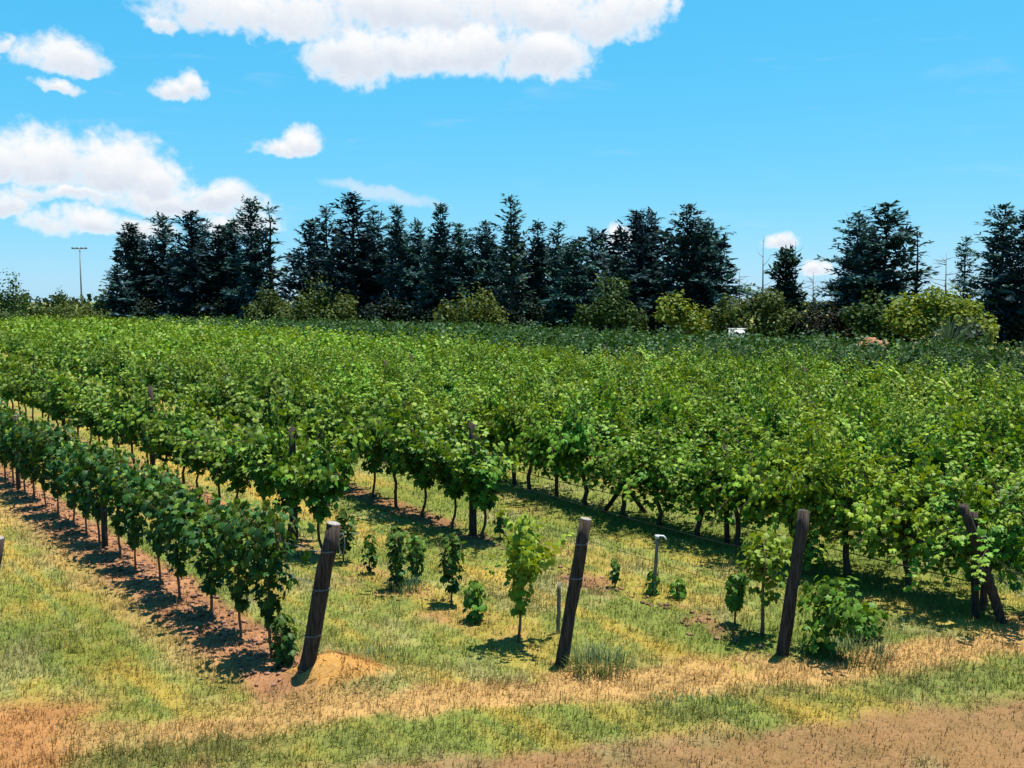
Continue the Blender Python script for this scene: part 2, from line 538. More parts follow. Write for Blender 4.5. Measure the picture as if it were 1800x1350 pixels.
g.l.new(nz1.outputs[0], bp.inputs['Height']); g.l.new(bp.outputs[0], pr.inputs['Normal']); g.l.new(pr.outputs[0], out.inputs[0])
tag(link('ground', make_mesh('ground', gv, gf, mg, gcol.reshape(-1, 3), True)), 'grassy vineyard ground with dry straw streaks and bare soil strips', 'ground', kind='structure')

# ------------------------------------------------------------------ vines
PAL = {
    'tall': [(.082, .265, .024), (.112, .32, .028), (.15, .365, .032), (.05, .185, .022), (.25, .42, .028)],
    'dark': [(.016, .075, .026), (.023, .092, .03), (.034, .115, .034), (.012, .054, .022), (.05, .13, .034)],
    'young': [(.032, .11, .024), (.042, .135, .028), (.06, .165, .03), (.026, .08, .02), (.10, .19, .03)],
    'mid': [(.056, .175, .02), (.076, .22, .024), (.105, .26, .028), (.038, .125, .018), (.17, .29, .028)],
    'bright': [(.15, .28, .022), (.19, .32, .025), (.24, .36, .028), (.11, .22, .022), (.33, .41, .03)],
}


def pick_cols(rng, pal, n, young=None):
    p = np.array(PAL[pal]); wts = np.array([.25, .3, .22, .15, .08])
    c = p[rng.choice(5, n, p=wts)] * rng.uniform(.8, 1.25, (n, 1))
    if young is not None:                               # leaves near a shoot's tip are young and yellower
        yc = np.array([.075, .14, .025] if pal == 'dark' else [.32, .42, .04]); k = (young ** 2)[:, None] * .75
        c = c * (1 - k) + yc * k * rng.uniform(.8, 1.2, (n, 1))
    return c


def grow_shoots(rng, n, start, direc, length, droop, step=.065, spread=.09, bundle=1):
    """leaf positions along arching shoots; returns leaf data, stems and a tint per leaf"""
    P, N, T, Y, stems, tint = [], [], [], [], [], []
    for i in range(n):
        if i % bundle == 0:
            p0, d0, bias = start(rng), direc(rng), rng.normal(0, .34, 3)
            tn = rng.choice([.7, .88, 1.0, 1.12, 1.25]); yl = rng.random() < .16
        p, d = p0 + rng.normal(0, .05, 3) * (bundle > 1), d0 + rng.normal(0, .22, 3) * (bundle > 1)
        L, gq = length(rng), droop(rng)
        d = d / np.linalg.norm(d); k = max(3, int(L / step)); line = [p.copy()]
        for j in range(k):
            d = d + np.array([rng.normal(0, .09), rng.normal(0, .09), -gq * step]); d /= np.linalg.norm(d)
            p = p + d * step; line.append(p.copy())
            for q in range(1 if rng.random() < .55 else 2):
                off = rng.normal(0, 1, 3); off -= d * off.dot(d); off /= np.linalg.norm(off) + 1e-6
                P.append(p + off * rng.uniform(.02, spread))
                o2 = np.array([p[0] * .3, p[1] * 1.0, .0]); o2 /= np.linalg.norm(o2) + .3
                N.append(np.array([0, 0, .5]) + o2 * .6 + bias + rng.normal(0, .3, 3))
                T.append(off * .8 + o2 * .4 + np.array([0, 0, -.55]) + rng.normal(0, .25, 3)); Y.append(min(1, j / k + .35 * yl)); tint.append(tn)
        stems.append(np.array(line))
    grow_shoots.tint = np.array(tint)
    return np.array(P), np.array(N), np.array(T), np.array(Y), stems


def vine_data(kind, seed):
    rng = np.random.default_rng(seed)
    A = lambda *q: np.array(q, float)
    if kind in ('tall', 'dark'):
        P, N, T, Y, stems = grow_shoots(rng, 52, lambda r: A(r.uniform(-.52, .52), r.normal(0, .06), r.uniform(.8, 1.0)),
                                        lambda r: A(r.normal(0, .4), r.choice([-1, 1]) * r.uniform(.03, .68), r.uniform(.8, 1.2)),
                                        lambda r: r.uniform(.7, 1.6), lambda r: r.choice([.1, .7, 1.1, 1.5]), .043, .07, 4)
        nf = 380
        fp = np.stack([rng.uniform(-.55, .55, nf), rng.normal(0, .24, nf), rng.uniform(.48, 1.3, nf)], 1)
        size = (.068, .115)
    elif kind == 'young':
        P, N, T, Y, stems = grow_shoots(rng, 16, lambda r: A(r.normal(0, .14), r.normal(0, .07), r.uniform(.75, 1.05)),
                                        lambda r: A(r.normal(0, .3), r.normal(0, .28), 1.0), lambda r: r.uniform(.3, .65), lambda r: r.uniform(.1, 1.0), .06, .08)
        nf = 260
        z = .34 + 1.08 * rng.random(nf) ** .8
        hw = .075 + .29 * np.clip((z - .36) / .7, 0, 1) ** 1.2
        fp = np.stack([rng.uniform(-1, 1, nf) * hw * 1.15, rng.uniform(-1, 1, nf) * hw * .8, z], 1)
        size = (.07, .115)
    else:                                               # mid
        P, N, T, Y, stems = grow_shoots(rng, 27, lambda r: A(r.uniform(-.42, .42), r.normal(0, .07), r.uniform(.75, 1.05)),
                                        lambda r: A(r.normal(0, .26), r.normal(0, .3), 1.0), lambda r: r.uniform(.55, 1.25), lambda r: r.uniform(.1, 1.9), .06, .085, 3)
        nf = 200
        z = .58 + .85 * rng.random(nf)
        hw = .1 + .24 * np.clip((z - .5) / .7, 0, 1)
        fp = np.stack([rng.uniform(-1, 1, nf) * hw * 1.3, rng.uniform(-1, 1, nf) * hw * .8, z], 1)
        size = (.085, .14)
    tint = np.concatenate([grow_shoots.tint, np.ones(nf)])
    o = fp * np.array([.6, 1, 0]); o /= np.linalg.norm(o, axis=1)[:, None] + .12
    fn = o * .8 + np.array([0, 0, .5]) + rng.normal(0, .4, fp.shape)
    ft = np.array([0, 0, -.9]) + o * .3 + rng.normal(0, .3, fp.shape)
    P = np.vstack([P, fp]); N = np.vstack([N, fn]); T = np.vstack([T, ft]); Y = np.concatenate([Y, np.zeros(nf)])
    keep = P[:, 2] > .3
    P, N, T, Y, tint = P[keep], N[keep], T[keep], Y[keep], tint[keep]
    S = rng.uniform(size[0], size[1], len(P)) * (1 - .35 * Y ** 2)
    col = pick_cols(rng, 'bright' if kind == 'tall' and seed % 4 == 1 else kind, len(P), Y) * tint[:, None]
    return dict(P=P, N=N, T=T, S=S, col=col, stems=stems)


def vine_meshes(kind, seed, vd):
    rng = np.random.default_rng(seed + 500)
    v, f = place(LEAF, LEAF_F, vd['P'], vd['N'], vd['T'], vd['S'])
    fol = make_mesh('vine_foliage', v, f, M_VINE, np.repeat(vd['col'], len(LEAF), axis=0))
    t = Geo()
    r0 = {'tall': .043, 'dark': .043, 'mid': .026, 'young': .018}[kind]
    zt = {'tall': .85, 'dark': .85, 'mid': .8, 'young': .75}[kind]
    wob = {'tall': .03, 'dark': .03, 'mid': .018, 'young': .008}[kind]
    zs = np.linspace(-.05, zt, 7)
    pts = np.stack([np.cumsum(rng.normal(0, wob, 7)), np.cumsum(rng.normal(0, wob, 7)), zs], 1)
    pts[:, :2] -= pts[0, :2]
    t.tube(pts, r0 * np.array([1.35, 1.05, .95, .9, .9, .95, .8]) * rng.uniform(.9, 1.15), 7, jitter=.08, rng=rng)
    if kind != 'young':
        for sg in (-1, 1):
            a = pts[-1]
            arm = [a + np.array([sg * q, rng.normal(0, .02), .03 * math.sin(q * 8) + rng.normal(0, .015)]) for q in (-.02, .12, .26, .4, .5)]
            t.tube(arm, r0 * np.array([.8, .65, .55, .45, .35]), 6)
    for s_ in vd['stems']:
        t.tube(s_[::3] if len(s_) > 8 else s_[::2], .006, 3, (1.2, 1.3, .6), cap=False)
    return t.mesh('vine_trunk', M_YBARK if kind == 'young' else M_BARK, True), fol


PROTO = {}
for kind, cnt in (('tall', 9), ('dark', 4), ('mid', 6), ('young', 6)):
    PROTO[kind] = []
    for q in range(cnt):
        vd = vine_data(kind, 100 * len(PROTO) + q)
        PROTO[kind].append((vd,) + vine_meshes(kind, 100 * len(PROTO) + q, vd))

UNITS = ['', 'first', 'second', 'third', 'fourth', 'fifth', 'sixth', 'seventh', 'eighth', 'ninth', 'tenth', 'eleventh', 'twelfth', 'thirteenth', 'fourteenth',
         'fifteenth', 'sixteenth', 'seventeenth', 'eighteenth', 'nineteenth']
TENS = {2: ('twenty', 'twentieth'), 3: ('thirty', 'thirtieth'), 4: ('forty', 'fortieth'), 5: ('fifty', 'fiftieth'), 6: ('sixty', 'sixtieth'), 7: ('seventy', 'seventieth')}


def nth(n):
    if n < 20: return UNITS[n]
    a, b = divmod(n, 10)
    return TENS[a][1] if b == 0 else TENS[a][0] + '-' + UNITS[b]


def in_view(x, y, m=.06):
    return y > 5 and abs(x / y) < 900 / F_PX + m


SPOTS = []                                             # (distance, kind, x, y, angle, row index, ordinal)


def lay_row(r, u0, u1, step, kind, ridx, rng, first=1):
    a, d = r
    ang = math.atan2(d[1], d[0]); k = first; u = u0
    while u < u1:
        p = a + d * (u + rng.normal(0, .05)) + np.array([-d[1], d[0]]) * rng.normal(0, .03)
        if in_view(p[0], p[1], .04 + 3.0 / p[1]):
            SPOTS.append((math.hypot(*p), kind, p[0], p[1], ang, ridx, k))
        k += 1; u += step


lay_row(ROW_A, .75, 34, .95, 'young', 0, RNG)
lay_row(ROW_B, across(*ground_at(572, 975), ROW_B)[1], 46, 1.08, 'mid', 1, RNG)
lay_row(ROW_C, across(*ground_at(846, 950), ROW_C)[1], 75, 1.08, 'mid', 2, RNG)
ROWS_TALL = []
for n in range(12):
    a = ROW_D[0] + np.array([STEP_D * n, .35 * STEP_D * n])
    a = a - DIR_D * 0.0
    ROWS_TALL.append((a, DIR_D))
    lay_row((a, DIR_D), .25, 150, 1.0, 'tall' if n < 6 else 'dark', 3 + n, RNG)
SPOTS.sort(key=lambda q: q[0])
ROWNAMES = ['front row of short vines', 'second row', 'third row', 'first dense tall row']
vr = np.random.default_rng(99)
far = []
MAX_VINES, placed = 285, 0
for i, (dist, kind, x, y, ang, ridx, k) in enumerate(SPOTS):
    pi = vr.integers(len(PROTO[kind])); vd, tm, fm = PROTO[kind][pi]
    flip = vr.choice([0, math.pi]); sz = vr.uniform(.82, 1.2); sx = vr.uniform(.92, 1.12)
    if kind == 'young': sz = vr.uniform(1.04, 1.28)
    if ridx == 3 and k in (2, 3, 4): pi = (1, 5)[k % 2]; vd, tm, fm = PROTO[kind][pi]
    if kind == 'mid': sz = vr.uniform(.92, 1.28)
    if placed < MAX_VINES and in_view(x, y, .02 + 1.0 / y):
        placed += 1
        if ridx <= 3:
            start = {0: 'leaning end post', 1: 'gap of saplings', 2: 'gap of saplings', 3: 'braced end post'}[ridx]
            lab = '%s grape vine from the %s in the %s' % (nth(k), start, ROWNAMES[ridx])
            grp = 'vines of the ' + ROWNAMES[ridx]
        else:
            lab = 'leafy grape vine in the %s dense tall row, only its green top showing' % nth(ridx - 2)
            grp = 'vines of the %s dense tall row' % nth(ridx - 2)
        v = thing('grape_vine', lab, 'grape vine', (x, y, 0), ang + flip, grp, (sx, sx, sz))
        link('trunk', tm, v)
        link('foliage', fm, v)['kind'] = 'stuff'
    else:
        far.append((kind, x, y, ang + flip, sx, sz, pi, dist))
# the vines past the nearest ones: one mass of leaves
FV, FF, FC, nn = [], [], [], 0
for (kind, x, y, ang, sx, sz, pi, dist) in far:
    vd = PROTO[kind][pi][0]
    tot = len(vd['P']); n = int(min(tot, 900 if dist < 30 else 420 if dist < 50 else 300 if dist < 80 else 200))
    idx = vr.choice(tot, n, replace=False)
    ca, sa = math.cos(ang), math.sin(ang)
    R = np.array([[ca, -sa, 0], [sa, ca, 0], [0, 0, 1]])
    P = (vd['P'][idx] * [sx, sx, sz]) @ R.T + [x, y, 0]
    v, f = place(QUAD, QUAD_F, P, vd['N'][idx] @ R.T, vd['T'][idx] @ R.T, vd['S'][idx] * math.sqrt(tot / n) * 1.05)
    FV.append(v); FF.append(f + nn); nn += len(v)
    FC.append(np.repeat(vd['col'][idx] * vr.uniform(.8, 1.15), 4, axis=0))
if far:
    tag(link('distant_vines', make_mesh('distant_vines', np.concatenate(FV), np.concatenate(FF), M_VINE, np.concatenate(FC))),
        'mass of dark green vine rows stretching back to the trees', 'vines', kind='stuff')

# ------------------------------------------------------------------ saplings and odd vines standing singly
def single_vine(px, py, top, half, label, pal, z0, n, seed, leaf=(.06, .10), lean=0.0, crown_flare=0.0, flare_at=.6, depth=None, trunk=.012, name='grape_vine', cat='grape vine', group=None, shoots=0):
    rng = np.random.default_rng(seed)
    g0 = ground_at(px, py); Y = g0[1]
    H = at_depth(px, top, Y)[2]; hwid = half * math.hypot(Y, g0[0]) / F_PX
    z = z0 + (H - z0) * rng.random(n)
    t = (z - z0) / max(H - z0, .01)
    hw = hwid * (np.sqrt(np.clip(1 - (2 * t - 1) ** 2, 0, 1)) * .8 + .25) * (1 + crown_flare * sstep(t, flare_at, 1))
    ang = rng.uniform(0, 2 * math.pi, n); rr = np.sqrt(rng.random(n)) * hw
    P = np.stack([np.cos(ang) * rr + lean * t * H, np.sin(ang) * rr, z], 1)
    o = np.stack([np.cos(ang), np.sin(ang), np.zeros(n)], 1)
    N = o * .8 + [0, 0, .5] + rng.normal(0, .35, P.shape); T = np.array([0, 0, -.8]) + o * .4 + rng.normal(0, .3, P.shape)
    if crown_flare > 0: T = T + np.array([0, 0, .6]) * t[:, None]
    if shoots:
        P2, N2, T2, Y2, _ = grow_shoots(rng, shoots, lambda r: np.array([r.normal(0, hwid * .3) + lean * H * .5, r.normal(0, hwid * .3), z0 + (H - z0) * r.uniform(.25, .6)]),
                                        lambda r: np.array([r.normal(0, .5) + lean * 2, r.normal(0, .5), 1.0]), lambda r: (H - z0) * r.uniform(.35, .75), lambda r: r.uniform(0, 1.2), .05, .06)
        P, N, T = np.vstack([P, P2]), np.vstack([N, N2]), np.vstack([T, T2]); t = np.concatenate([t, .5 + .5 * Y2]); n = len(P)
    S = rng.uniform(*leaf, n)
    v, f = place(LEAF, LEAF_F, P, N, T, S)
    th = thing(name, label, cat, (g0[0], g0[1], 0), 0, group)
    col = pick_cols(rng, pal, n, np.clip(t * 1.1, 0, 1) * (1 if pal == 'bright' else .6))
    link('foliage', make_mesh('sapling_foliage', v, f, M_VINE, np.repeat(col, len(LEAF), axis=0)), th)['kind'] = 'stuff'
    tr = Geo(); zz = np.linspace(-.05, z0 + (H - z0) * .75, 6)
    tr.tube(np.stack([np.cumsum(rng.normal(0, .006, 6)) + lean * zz, np.cumsum(rng.normal(0, .006, 6)), zz], 1), np.linspace(trunk * 1.3, trunk * .5, 6), 6)
    for q in range(5):
        z1 = z0 + (H - z0) * rng.uniform(.1, .6); dx, dy = rng.normal(0, hwid * .6, 2)
        tr.tube([(lean * z1, 0, z1), (lean * z1 + dx * .6, dy * .6, z1 + (H - z1) * .4), (lean * z1 + dx, dy, z1 + (H - z1) * .8)], trunk * .3, 4)
    link('trunk', tr.mesh('sapling_trunk', M_YBARK, True), th)
    return th


single_vine(606, 988, 897, 17, 'slim dark sapling vine directly behind the leaning front end post', 'young', .15, 110, 1, shoots=5)
single_vine(650, 1008, 938, 12, 'tiny vine sapling next along from the one behind the front post', 'young', .08, 60, 2)
single_vine(699, 1036, 922, 15, 'slender dark vine sapling with weeds round its foot', 'young', .12, 110, 3, shoots=5)
single_vine(732, 1022, 940, 14, 'slender blue-green vine sapling leaning beside the weedy one', 'young', .10, 100, 4, shoots=5)
single_vine(794, 1064, 938, 20, 'narrow dense dark sapling vine shaped like a spindle', 'young', .22, 190, 5, shoots=4)
single_vine(835, 1092, 1022, 20, 'low bushy vine sapling between the spindle vine and the bright one', 'mid', .04, 110, 6)
single_vine(911, 1128, 905, 27, 'solitary vine with dense dark column and bright yellow-green spreading top', 'bright', .38, 210, 7, (.06, .1), .05, .3, .55, trunk=.017, shoots=18)
single_vine(880, 946, 900, 10, 'tiny dark sapling at the edge of the tall row shadow', 'young', .10, 60, 8)
single_vine(1081, 1032, 982, 7, 'short stub of a sapling on open grass right of the middle post', 'young', .10, 40, 9)
single_vine(1148, 1044, 1003, 12, 'sprout of leaves at the foot of the white capped stake', 'mid', .02, 50, 10)
single_vine(1192, 1052, 1018, 14, 'low leafy sprout on the grass past the white capped stake', 'mid', .02, 60, 11)
single_vine(1292, 1098, 1008, 16, 'small thin vine left of the bright green vine by third post', 'mid', .22, 110, 12, shoots=5)
single_vine(1342, 1118, 935, 40, 'bright green open vine standing just left of the third post', 'bright', .45, 130, 13, (.06, .1), 0, .4, .3, trunk=.02, shoots=16)
single_vine(1448, 1152, 1018, 48, 'bushy clump of vine suckers at the foot of the third post', 'mid', .02, 230, 14, (.06, .1), .05, .2, .5, shoots=20)
single_vine(1510, 1120, 1062, 40, 'low spreading vine shoot trailing into the tall row shadow', 'mid', .02, 190, 15, (.06, .10), .1)
single_vine(500, 1185, 1080, 22, 'leafy low vine sprouting against the leaning front end post', 'young', .03, 190, 16, (.06, .10))
single_vine(1425, 1010, 940, 26, 'thin olive sapling just behind the third post', 'mid', .15, 120, 17, (.06, .10))

# ------------------------------------------------------------------ posts, stakes, wires
def post(name, label, base, top, dia_px, mat=M_POST, cut=True, cat='post', group=None, seed=0, extra=None):
    """leaning round post from a ground pixel to a top pixel at the same depth"""
    rng = np.random.default_rng(seed + 900)
    g0 = ground_at(*base); tp = at_depth(top[0], top[1], g0[1])
    r = dia_px / 2 * math.hypot(g0[1], CAM_H) / F_PX
    a = np.array([0, 0, -.12]); b = np.array([tp[0] - g0[0], 0, tp[2]])
    th = thing(name, label, cat, (g0[0], g0[1], 0), 0, group)
    q = np.linspace(0, 1, 9)[:, None]
    gm = Geo(); pts = a + (b - a) * q + np.concatenate([rng.normal(0, .004, (9, 2)), np.zeros((9, 1))], 1)
    gm.tube(pts, r * np.linspace(1.06, .94, 9) * rng.uniform(.96, 1.05, 9), 14, jitter=.045, rng=rng)
    shaft = link('shaft', gm.mesh('post_shaft', mat, True), th)
    if cut:
        for zf in (.35, .62, .84):                      # fencing wire wrapped round the post
            wg = Geo(); q2 = np.linspace(0, 4 * math.pi, 33); cpt = a + (b - a) * zf
            wg.tube(np.stack([cpt[0] + r * 1.08 * np.cos(q2) + (b[0] - a[0]) * .0, r * 1.08 * np.sin(q2), cpt[2] + q2 * .0015], 1), .003, 5, cap=False)
            link('wire_wrap', wg.mesh('wire_wrap', M_STEEL, True), shaft)
    if cut:
        cg = Geo(); d = (b - a) / np.linalg.norm(b - a)
        cg.tube([b + d * .001, b + d * .012], [r * .93, r * .86], 12)
        link('cut_top', cg.mesh('post_cut_top', M_CUT), th)
    return th, b, r


p1, b1, r1 = post('end_post', 'thick dark leaning end post of the front vine row with pale sawn top', (530, 1202), (586, 921), 26, seed=1)
gm = Geo(); q = np.linspace(0, 2 * math.pi, 17)
gm.tube(np.stack([b1[0] + .095 + .03 * np.cos(q), np.full(17, -.05), b1[2] - .2 + .12 * np.sin(q)], 1), .006, 6, cap=False)
link('wire_loop', gm.mesh('wire_loop', M_STEEL, True), p1)
p2, b2, r2 = post('end_post', 'dark leaning end post standing alone mid-picture with pale sawn top', (984, 1166), (1030, 913), 21, seed=2)
p3, b3, r3 = post('end_post', 'dark leaning end post beside the vine suckers under the tall canopy', (1374, 1150), (1413, 897), 20, cut=False, seed=3)
p0, b0, r0 = post('end_post', 'leaning dark post cut off by the left picture edge', (-52, 1236), (-6, 946), 25, seed=4)
post('stake', 'thin wooden stake standing close left of the lone middle post', (981, 1112), (983, 1024), 7, M_STAKE, cut=False, cat='stake', seed=5)
st, bs, rs = post('stake', 'thin stake with a small white cap on the open grass', (1149, 1046), (1155, 945), 6, M_STAKE, cut=False, cat='stake', seed=6)
gm = Geo(); gm.box((bs[0], 0, bs[2] + .01), (.05, .05, .05)); gm.tube([bs + [-.02, 0, .03], bs + [.09, 0, .02], bs + [.13, 0, -.03]], .014, 7)
link('cap', gm.mesh('stake_cap', M_WHITE), st)
# end of the first tall row: slanting brace post and its stay wires
p4, b4, r4 = post('brace_post', 'slanting brace post at the end of the first dense tall row', (1768, 1094), (1694, 888), 16, cut=False, seed=7)
post('end_post', 'upright dark post under the canopy beside the slanting brace', (1716, 1085), (1712, 900), 12, cut=False, seed=8)
stay = thing('stay_wire', 'thin anchor wires slanting from the brace post to the ground', 'wire', tuple(ground_at(1768, 1094)) + (0,))
for dx, dz in ((.0, 0), (.05, -.2), (-.03, -.42)):
    gm = Geo(); gm.tube([(-.35 + dx, -.05, 1.15 + dz), (.75 + dx, .15, .02)], .006, 5)
    link('wire', gm.mesh('stay_wire', M_STEEL), stay)

# line posts along the rows
pr_rng = np.random.default_rng(5)


def line_post(r, u, h, label, group, dia=.10, tilt=(0, 0)):
    a, d = r; p = a + d * u
    th = thing('trellis_post', label, 'post', (p[0], p[1], 0), math.atan2(d[1], d[0]), group)
    gm = Geo(); q = np.linspace(0, 1, 6)[:, None]
    gm.tube(np.array([0, 0, -.1]) + np.array([tilt[0], tilt[1], h + .1]) * q, dia / 2 * np.linspace(1.05, .95, 6), 10, jitter=.03, rng=pr_rng)
    link('shaft', gm.mesh('line_post_shaft', M_POST, True), th)
    gm = Geo(); top = np.array([tilt[0], tilt[1], h]); gm.tube([top + [0, 0, .001], top + [0, 0, .008]], dia * .44, 10)
    link('cut_top', gm.mesh('line_post_top', M_CUT if pr_rng.random() < .4 else M_POST), th)
    return th


def u_of(r, px, py):
    p = ground_at(px, py); return across(p[0], p[1], r)[1]


line_post(ROW_A, u_of(ROW_A, 178, 966), 1.62, 'dark line post among the front row vines, nearest the front end post', 'line posts in the front row', .10)
line_post(ROW_A, u_of(ROW_A, 28, 862), 1.62, 'dark line post in the front row close to the left picture edge', 'line posts in the front row', .09)
line_post(ROW_B, u_of(ROW_B, 518, 955), 1.95, 'tall dark line post in the second row behind the front row canopy', 'line posts in the second row', .12)
line_post(ROW_B, u_of(ROW_B, 256, 845), 2.15, 'dark line post rising between two leafy vines of the second row', 'line posts in the second row', .12)
line_post(ROW_B, u_of(ROW_B, 90, 775), 1.9, 'dark line post of the second row toward the left picture edge', 'line posts in the second row', .11)
line_post(ROW_C, u_of(ROW_C, 822, 944), 2.0, 'dark line post among the last leafy vines of the third row', 'line posts in the third row', .13)
line_post(ROW_C, u_of(ROW_C, 500, 820), 2.0, 'dark line post of the third row showing in the canopy gap', 'line posts in the third row', .12)
NAMED = {(0, 0): None}
for n in range(6):
    r = ROWS_TALL[n]
    u = 4.6 if n == 0 else 3.0 + (n * 1.7) % 3
    j = 0
    while u < 62:
        p = r[0] + r[1] * u
        if in_view(p[0], p[1]) and math.hypot(*p) < 48:
            tall_ = pr_rng.random() < .3
            line_post(r, u, pr_rng.uniform(2.0, 2.15) if tall_ else pr_rng.uniform(1.6, 1.8), 'weathered line post in the %s dense tall row, mostly hidden by leaves' % nth(n + 1),
                      'line posts of the %s dense tall row' % nth(n + 1), .09, (.55 if tall_ else pr_rng.normal(.1, .08), pr_rng.normal(0, .05)))
        u += 6.2; j += 1
# crossed struts under the first tall row
ps = ground_at(1098, 900)
xs_ = thing('crossed_brace', 'crossed dark wooden struts under the first dense tall row', 'brace', (ps[0], ps[1], 0))
for sgn in (-1, 1):
    gm = Geo(); gm.tube([(-.42 * sgn, .03 * sgn, -.05), (0, .05 * sgn, .55), (.36 * sgn, .03 * sgn, 1.05)], .045, 9)
    link('strut', gm.mesh('brace_strut', M_POST, True), xs_)


def row_wire(name, label, r, u0, u1, zs, rad, mat, cat, top=None):
    a, d = r
    th = thing(name, label, cat, (a[0], a[1], 0), math.atan2(d[1], d[0]))
    for z in zs:
        gm = Geo(); us = np.arange(u0, u1, 1.0)
        pts = np.stack([us, np.zeros(len(us)), z - .02 * np.abs(np.sin(us * .5))], 1)
        if top is not None:
            lx = top[0] * z / top[2]; pts = np.vstack([[lx * d[0], -lx * d[1], z], pts[1:]])
        gm.tube(pts, rad, 5)
        link('wire', gm.mesh('row_wire', mat, True), th)


row_wire('trellis_wire', 'thin steel wires strung through the front row of short vines', ROW_A, .3, 24, (.6, 1.05, 1.4), .0028, M_STEEL, 'wire', b1)
row_wire('trellis_wire', 'thin steel wires strung along the second row over the saplings', ROW_B, .2, 28, (.6, 1.0), .0018, M_PIPE, 'wire', b2)
row_wire('trellis_wire', 'thin steel wires strung along the third row', ROW_C, .2, 30, (.6, 1.1), .003, M_PIPE, 'wire', b3)
row_wire('drip_pipe', 'dark irrigation pipe hanging along the underside of the first tall row', (ROW_D[0] + np.array([-.28, -.36]), DIR_D), .1, 34, (.5,), .008, M_PIPE, 'pipe')

# ------------------------------------------------------------------ conifers
def conifer_meshes(seed, H=16.0, rad=3.0, sparse=1.0, ascend=.75, dens=1.0, hue=(.032, .076, .08), base_z=.6):
    rng = np.random.default_rng(seed)
    P, N, T, S, W, Cc = [], [], [], [], [], []
    tk = Geo()
    zs = np.linspace(-.3, H, 14); wx = np.cumsum(rng.normal(0, .05, 14)); wy = np.cumsum(rng.normal(0, .05, 14))
    tk.tube(np.stack([wx, wy, zs], 1), np.linspace(.26, .02, 14), 8)
    z = base_z
    gap = np.sin(rng.uniform(0, 6)) 
    while z < H - .15:
        t = z / H
        prof = (1 - t) ** .62 * rad * (1 + .22 * math.sin(z * 1.7 + gap * 5)) + .3
        nb = max(3, int((7 - 2 * t) * sparse))
        a0 = rng.uniform(0, 6.28)
        for b in range(nb):
            if rng.random() < .12: continue
            a = a0 + b * 6.283 / nb + rng.normal(0, .3)
            L = prof * rng.choice([.55, .85, 1.0, 1.3]) * rng.uniform(.85, 1.15)
            up = (ascend * (.15 + t * 1.1) + rng.normal(0, .15)) * 1.0
            d = np.array([math.cos(a), math.sin(a), up]); d /= np.linalg.norm(d)
            c0 = np.array([np.interp(z, zs, wx), np.interp(z, zs, wy), z])
            k = max(3, int(L / .30 * dens)); qs = np.linspace(.12, 1, k)
            curve = -.25 * (1 - t) * 1.2
            end = None
            for q in qs:
                pt = c0 + d * L * q + np.array([0, 0, curve * L * .35 * q * q])
                wq = .24 + .75 * math.sin(math.pi * min(1, q * .8 + .18)) * .55
                for sd in range(4 if q < .85 else 3):
                    off = rng.normal(0, .10, 3)
                    sdir = d * 1.0 + np.array([-math.sin(a), math.cos(a), 0]) * rng.normal(0, .9) + np.array([0, 0, rng.normal(.05, .35)])
                    P.append(pt + off); T.append(sdir); N.append(np.array([0, 0, 1]) + rng.normal(0, .55, 3))
                    S.append(rng.uniform(.5, 1.05) * (.7 + .3 * (1 - t)) * (1.1 - .25 * q)); W.append(rng.uniform(.2, .42) * (.7 + .3 * (1 - t)))
                    br = rng.uniform(.85, 1.6) * (1 + .6 * (q > .7))  # sprays near the branch tip get a brighter colour, sunlight painted in
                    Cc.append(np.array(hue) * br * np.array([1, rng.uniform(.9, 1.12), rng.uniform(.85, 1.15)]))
            tk.tube([c0, c0 + d * L * .5 + [0, 0, curve * L * .09], c0 + d * L * .95 + [0, 0, curve * L * .33]], [.05 * (1 - t) + .012, .03 * (1 - t) + .01, .006], 4, cap=False)
        z += rng.uniform(.38, .8) / max(.55, sparse)
    # leader
    for q in range(26):
        P.append(np.array([wx[-1], wy[-1], H - rng.uniform(0, 1.3)])); T.append(np.array([rng.normal(0, .5), rng.normal(0, .5), 1.0])); N.append(rng.normal(0, 1, 3))
        S.append(rng.uniform(.25, .5)); W.append(rng.uniform(.07, .12)); Cc.append(np.array(hue) * rng.uniform(.8, 1.3))
    v, f = place(SPRAY, SPRAY_F, np.array(P), np.array(N), np.array(T), np.array(S), np.array(W))
    return tk.mesh('conifer_trunk', M_TBARK, True), make_mesh('conifer_crown', v, f, M_NEEDLE, np.repeat(np.array(Cc), len(SPRAY), axis=0))


CON = [conifer_meshes(11, dens=1.25), conifer_meshes(12, rad=3.4, dens=1.2, ascend=.55), conifer_meshes(13, rad=2.5, ascend=.95, dens=1.25), conifer_meshes(14, rad=3.2, ascend=.85, hue=(.026, .064, .085)),
       conifer_meshes(15, rad=2.9, sparse=.8, ascend=.9, hue=(.042, .084, .07)), conifer_meshes(16, rad=3.6, dens=1.3, ascend=.45, hue=(.026, .07, .068))]
CON_SPARSE = conifer_meshes(21, rad=1.5, sparse=.45, dens=.8, ascend=.4, hue=(.028, .055, .03), base_z=4.5)
CON_DENSE = conifer_meshes(22, H=9, rad=2.4, sparse=1.3, dens=1.6, ascend=.5, hue=(.016, .045, .03), base_z=.3)


def depth_line(px):
    return np.interp(px, [0, 300, 900, 1400, 1800], [138, 132, 112, 98, 92])


def conifer(px, top, width, label, proto, dy=0.0, rz=0.0, H0=16.0, R0=3.0):
    Y = depth_line(px) + dy
    tp = at_depth(px, top, Y)
    sz = tp[2] / H0; sxy = width / 2 * Y / F_PX / R0 * 1.12
    th = thing('conifer_tree', label, 'conifer', (tp[0], Y, 0), rz, 'conifers behind the vineyard', (sxy, sxy, sz))
    link('trunk', proto[0], th); link('crown', proto[1], th)['kind'] = 'stuff'


